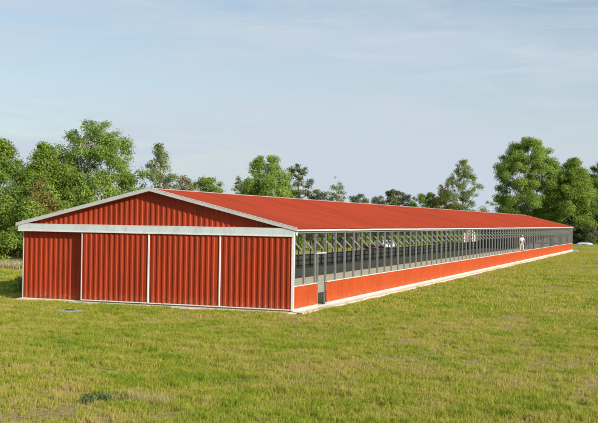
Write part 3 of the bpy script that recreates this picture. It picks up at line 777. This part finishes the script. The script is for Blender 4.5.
# red wagon
cx, cy = -18.2, 74.0
wg = empty('farm_wagon', (cx, cy, tz(cx, cy)), .04); tag(wg, 'low red flat farm wagon behind the barn with a white sack on it', 'wagon')
box('deck', (-.9, -1.9, 1.12), (.9, 1.9, 1.27), 'wagonred', wg, .01)
box('headboard', (-.9, -1.95, 1.27), (.9, -1.88, 1.42), 'wagonred', wg)
box('drawbar', (-.06, -3.2, .7), (.06, -1.9, .8), 'dark', wg)
for s in (-1, 1):
    box('side_rail', (s*.8-.05, -1.85, .98), (s*.8+.05, 1.85, 1.115), 'dark', wg)
    for yy in (-1.2, 1.2): wheel(wg, s*.75, yy, .42, .42, .2)
for yy in (-1.2, 1.2): box('axle', (-.7, yy-.05, .38), (.7, yy+.05, .975), 'dark', wg)
q = MB(); q.tube([(-.3, -.3, .18), (-.15, -.15, .22), (.15, .1, .22), (.32, .25, .17)], [.08, .2, .2, .07], 10)
sk = q.build('feed_sack', 'sack', None, smooth=True); sk.location = (cx, cy-.3, tz(cx, cy)+1.26); tag(sk, 'white stuffed sack lying on the red wagon', 'sack')
# pale shed far behind
cx, cy = -22.0, 150.5
sh = empty('garden_shed', (cx, cy, tz(cx, cy)), .3); tag(sh, 'small pale shed with brown door glimpsed through the far barn bays', 'shed')
box('wall', (-1.1, -1.1, 0), (1.1, 1.1, 2.3), 'shedwall', sh)
q = MB(); q.add([(-1.3, -1.3, 2.25), (1.3, -1.3, 2.25), (0, -1.3, 3.1), (-1.3, 1.3, 2.25), (1.3, 1.3, 2.25), (0, 1.3, 3.1)], [(0,1,2),(5,4,3),(0,3,4,1),(1,4,5,2),(2,5,3,0)]); q.build('roof', 'shedwall', sh)
d = box('door', (-.4, -1.14, .05), (.4, -1.102, 1.95), 'shedtrim', sh); box('handle', (.28, -1.18, .95), (.33, -1.142, 1.08), 'galv', d)
d = box('window', (1.102, -.4, 1.1), (1.13, .4, 1.8), 'white', sh); box('pane', (1.131, -.33, 1.17), (1.14, .33, 1.73), 'glass', d)
# pale tarp over a low heap
cx, cy = -3.0, 177.5
vs = []; fs = []; n = 22
for j in range(n):
    for i in range(n):
        u, v = i/(n-1)*2-1, j/(n-1)*2-1; e = max(0, 1-(abs(u)**3+abs(v)**3)/1.05)
        vs.append((u*1.7, v*1.1, .42*e**.5+.05*mnoise.noise(Vector((u*4, v*4, 2)))*(1 if e > .05 else 0)))
for j in range(n-1):
    for i in range(n-1): k = j*n+i; fs.append((k, k+1, k+n+1, k+n))
q = MB(); q.add(vs, fs); tp = q.build('tarp', 'tarp', None, smooth=True); tp.location = (cx, cy, tz(cx, cy)+.02)
md = tp.modifiers.new('thick', 'SOLIDIFY'); md.thickness = .02; tag(tp, 'pale blue tarp over a low heap past the far end of the barn', 'tarp')
# stone block by the far corner
q = MB(); q.box((-.35, -.25, -.1), (.35, .25, .3)); bk = q.build('stone_block', 'slab', None, bevel=.07); bk.location = (1.15, L-5.5, tz(1.15, L-5.5)); tag(bk, 'small grey block lying by the far corner of the barn', 'block')

# ------------------------------------------------------------------ person on the wall cap
def skin_obj(name, pts, edges, rads, mat, parent, sub=2, root=0):
    me = bpy.data.meshes.new(name); me.from_pydata(pts, edges, []); me.update()
    o = link(name, me, mat, parent)
    m = o.modifiers.new('skin', 'SKIN'); m.use_smooth_shade = True
    sl_ = me.skin_vertices[0]
    for i, r in enumerate(rads):
        r = r if isinstance(r, tuple) else (r, r)
        sl_.data[i].radius = r
    for i in range(len(pts)): sl_.data[i].use_root = (i == root)
    m = o.modifiers.new('sub', 'SUBSURF'); m.levels = sub; m.render_levels = sub
    return o
py = 67.5
man = empty('person', (.01, py, 1.110), R(-55))
tag(man, 'person in white shirt and pale trousers standing on the low red wall', 'person')
J = dict(pel=(0, 0, .90), wai=(.01, 0, 1.02), che=(.02, 0, 1.22), nb=(.02, 0, 1.38), nk=(.03, 0, 1.45), hd=(.05, 0, 1.56), ht=(.04, 0, 1.64),
         sl=(.01, -.18, 1.33), el=(.03, -.27, 1.08), wl=(.10, -.28, .84), sr=(.02, .18, 1.33), er=(.06, .30, 1.10), wr=(.20, .30, .92),
         hl=(0, -.09, .86), kl=(.05, -.13, .48), al=(0, -.14, .08), tl=(.13, -.17, .03), hr=(0, .09, .86), kr=(.06, .16, .48), ar=(-.01, .19, .08), tr=(.12, .22, .03))
rad = dict(pel=(.15, .11), wai=(.14, .10), che=(.165, .115), nb=(.09, .08), nk=.052, hd=(.082, .09), ht=(.06, .07), sl=.055, el=.042, wl=.027, sr=.055, er=.042, wr=.027,
           hl=.085, kl=.058, al=.04, tl=.03, hr=.085, kr=.058, ar=.04, tr=.03)
ks = list(J); ix = {k: i for i, k in enumerate(ks)}
E_ = [('pel','wai'),('wai','che'),('che','nb'),('nb','nk'),('nk','hd'),('hd','ht'),('nb','sl'),('sl','el'),('el','wl'),('nb','sr'),('sr','er'),('er','wr'),('pel','hl'),('hl','kl'),('kl','al'),('al','tl'),('pel','hr'),('hr','kr'),('kr','ar'),('ar','tr')]
pts = [J[k] for k in ks]; rads = [rad[k] for k in ks]; ed = [(ix[a], ix[b]) for a, b in E_]
for wk, dirv in (('wl', Vector((.6, .1, -.8))), ('wr', Vector((.5, -.1, -.8)))):
    dirv = dirv.normalized(); sdv = dirv.cross(Vector((0, 0, 1))).normalized(); wv = Vector(J[wk])
    pi_ = len(pts); pts.append(tuple(wv+dirv*.055)); rads.append((.032, .016)); ed.append((ix[wk], pi_))
    for k in range(4):
        b0_ = wv+dirv*.09+sdv*(k-1.5)*.019; l_ = (.060, .072, .068, .052)[k]
        a_ = len(pts); pts.append(tuple(b0_)); rads.append(.009); ed.append((pi_, a_))
        pts.append(tuple(b0_+dirv*l_*.55)); rads.append(.008); ed.append((a_, a_+1))
        pts.append(tuple(b0_+dirv*l_*.9+Vector((0, 0, -.015)))); rads.append(.007); ed.append((a_+1, a_+2))
    a_ = len(pts); pts.append(tuple(wv+dirv*.05+sdv*.038)); rads.append(.010); ed.append((pi_, a_))
    pts.append(tuple(wv+dirv*.085+sdv*.055)); rads.append(.008); ed.append((a_, a_+1))
body = skin_obj('body', pts, ed, rads, 'skin', man, 2)
def garment(name, keys, edges, scale, mat, ends={}):
    kk = {k: i for i, k in enumerate(keys)}; pp = [ends.get(k, J.get(k)) for k in keys]
    rr = []
    for k in keys:
        r = rad.get(k, .05); r = r if isinstance(r, tuple) else (r, r); rr.append((r[0]+scale, r[1]+scale))
    return skin_obj(name, pp, [(kk[a], kk[b]) for a, b in edges], rr, mat, man, 2)
garment('shirt', ['wai','che','nb','sl','el','sr','er','pel'], [('pel','wai'),('wai','che'),('che','nb'),('nb','sl'),('sl','el'),('nb','sr'),('sr','er')], .02, 'shirt')
garment('trousers', ['pel','hl','kl','al','hr','kr','ar'], [('pel','hl'),('hl','kl'),('kl','al'),('pel','hr'),('hr','kr'),('kr','ar')], .016, 'trousers')
for a in ('l', 'r'):
    skin_obj('shoe', [J['a'+a][:2]+(.045,), J['t'+a]], [(0, 1)], [.05, .038], 'shoe', man, 1)
cp = MB(); cp.tube([(.045, 0, 1.60), (.045, 0, 1.66), (.04, 0, 1.70), (.04, 0, 1.715)], [.098, .095, .07, .02], 16); cp.box((.11, -.07, 1.598), (.21, .07, 1.612)); cp.build('cap', 'cap', man)
bg = MB(); bg.box((.10, -.16, .84), (.19, .04, 1.02)); bg.build('waist_block', 'waist_brown', man, bevel=.02)  # dark brown block at the front of the waist
for s in (-1, 1):
    e_ = MB(); e_.tube([(.125, s*.032, 1.575), (.134, s*.032, 1.575)], [.012, .006], 8); e_.build('eye', 'rubber', man)
ns = MB(); ns.tube([(.12, 0, 1.575), (.152, 0, 1.545), (.125, 0, 1.535)], [.010, .016, .012], 8); ns.build('nose', 'skin', man, smooth=True)

# ------------------------------------------------------------------ sky and sun
el = math.asin(SUN_FROM.z); az = math.atan2(SUN_FROM.x, SUN_FROM.y)
wl_ = bpy.data.worlds.new('World'); S.world = wl_; wl_.use_nodes = True
nt = wl_.node_tree; bgn = nt.nodes['Background']
sky = N(nt, 'ShaderNodeTexSky', sky_type='NISHITA'); sky.sun_disc = False; sky.sun_elevation = el; sky.sun_rotation = az
sky.air_density = 1.0; sky.dust_density = 1.0; sky.ozone_density = 1.2
tc = N(nt, 'ShaderNodeTexCoord')
def wn(scale, st, det=6, rough=.6, dist=0, loc=(0, 0, 0)):
    mp = N(nt, 'ShaderNodeMapping'); mp.inputs['Scale'].default_value = st; mp.inputs['Rotation'].default_value = (0, 0, YAW); mp.inputs['Location'].default_value = loc
    nt.links.new(tc.outputs['Generated'], mp.inputs[0])
    n = N(nt, 'ShaderNodeTexNoise'); n.inputs['Scale'].default_value = scale; n.inputs['Detail'].default_value = det; n.inputs['Roughness'].default_value = rough; n.inputs['Distortion'].default_value = dist
    nt.links.new(mp.outputs[0], n.inputs['Vector']); return n
c1 = wn(3.2, (1, 1, 4.5), 6, .55, .6); c2 = wn(9, (1, 1, 6), 7, .6, .9, (3, 1, 0))
r1 = ramp(nt, c1.outputs['Fac'], [(.38, (0, 0, 0)), (.62, (1, 1, 1))]); r2 = ramp(nt, c2.outputs['Fac'], [(.45, (0, 0, 0)), (.85, (1, 1, 1))])
ad = N(nt, 'ShaderNodeMath', operation='MULTIPLY_ADD'); nt.links.new(r1.outputs[0], ad.inputs[0]); ad.inputs[1].default_value = .50; ad.inputs[2].default_value = .17
ad2 = N(nt, 'ShaderNodeMath', operation='MULTIPLY_ADD', use_clamp=True); nt.links.new(r2.outputs[0], ad2.inputs[0]); ad2.inputs[1].default_value = .55; nt.links.new(ad.outputs[0], ad2.inputs[2])
sx = N(nt, 'ShaderNodeSeparateXYZ'); nt.links.new(tc.outputs['Generated'], sx.inputs[0])
hz_ = N(nt, 'ShaderNodeMapRange'); nt.links.new(sx.outputs['Z'], hz_.inputs[0]); hz_.inputs[1].default_value = .0; hz_.inputs[2].default_value = .22
hz_.inputs[3].default_value = .55; hz_.inputs[4].default_value = 0
ad3 = N(nt, 'ShaderNodeMath', operation='ADD', use_clamp=True); nt.links.new(ad2.outputs[0], ad3.inputs[0]); nt.links.new(hz_.outputs[0], ad3.inputs[1])
ad2 = ad3
veil = mix(nt, ad2.outputs[0], sky.outputs[0], (4.35, 4.95, 5.6))
nt.links.new(veil, bgn.inputs['Color']); bgn.inputs['Strength'].default_value = .11
sun = bpy.data.lights.new('sun', 'SUN'); sun.energy = 4.6; sun.angle = R(.5); sun.color = (1.0, .93, .82)
so = bpy.data.objects.new('sun', sun); COL.objects.link(so)
so.rotation_euler = SUN_FROM.to_track_quat('Z', 'Y').to_euler(); so.location = (60, -60, 60)

# ------------------------------------------------------------------ camera
F = Vector((-math.sin(YAW)*math.cos(PIT), math.cos(YAW)*math.cos(PIT), math.sin(PIT)))
Rv = Vector((math.cos(YAW), math.sin(YAW), 0)); Uv = Rv.cross(F)
R2 = Rv*math.cos(ROL)+Uv*math.sin(ROL); U2 = -Rv*math.sin(ROL)+Uv*math.cos(ROL)
cam = bpy.data.cameras.new('camera'); co = bpy.data.objects.new('camera', cam); COL.objects.link(co)
mt = Matrix((R2, U2, -F)).transposed().to_4x4(); mt.translation = CAM; co.matrix_world = mt
cam.sensor_width = 36; cam.lens = FPX/598*36; cam.clip_start = .1; cam.clip_end = 5000
S.camera = co
S.view_settings.view_transform = 'Standard'; S.view_settings.look = 'None'; S.view_settings.gamma = 1; S.view_settings.use_curve_mapping = False
S.view_settings.exposure = 0.30
S.cycles.max_bounces = 6; S.cycles.transparent_max_bounces = 6; S.cycles.diffuse_bounces = 3
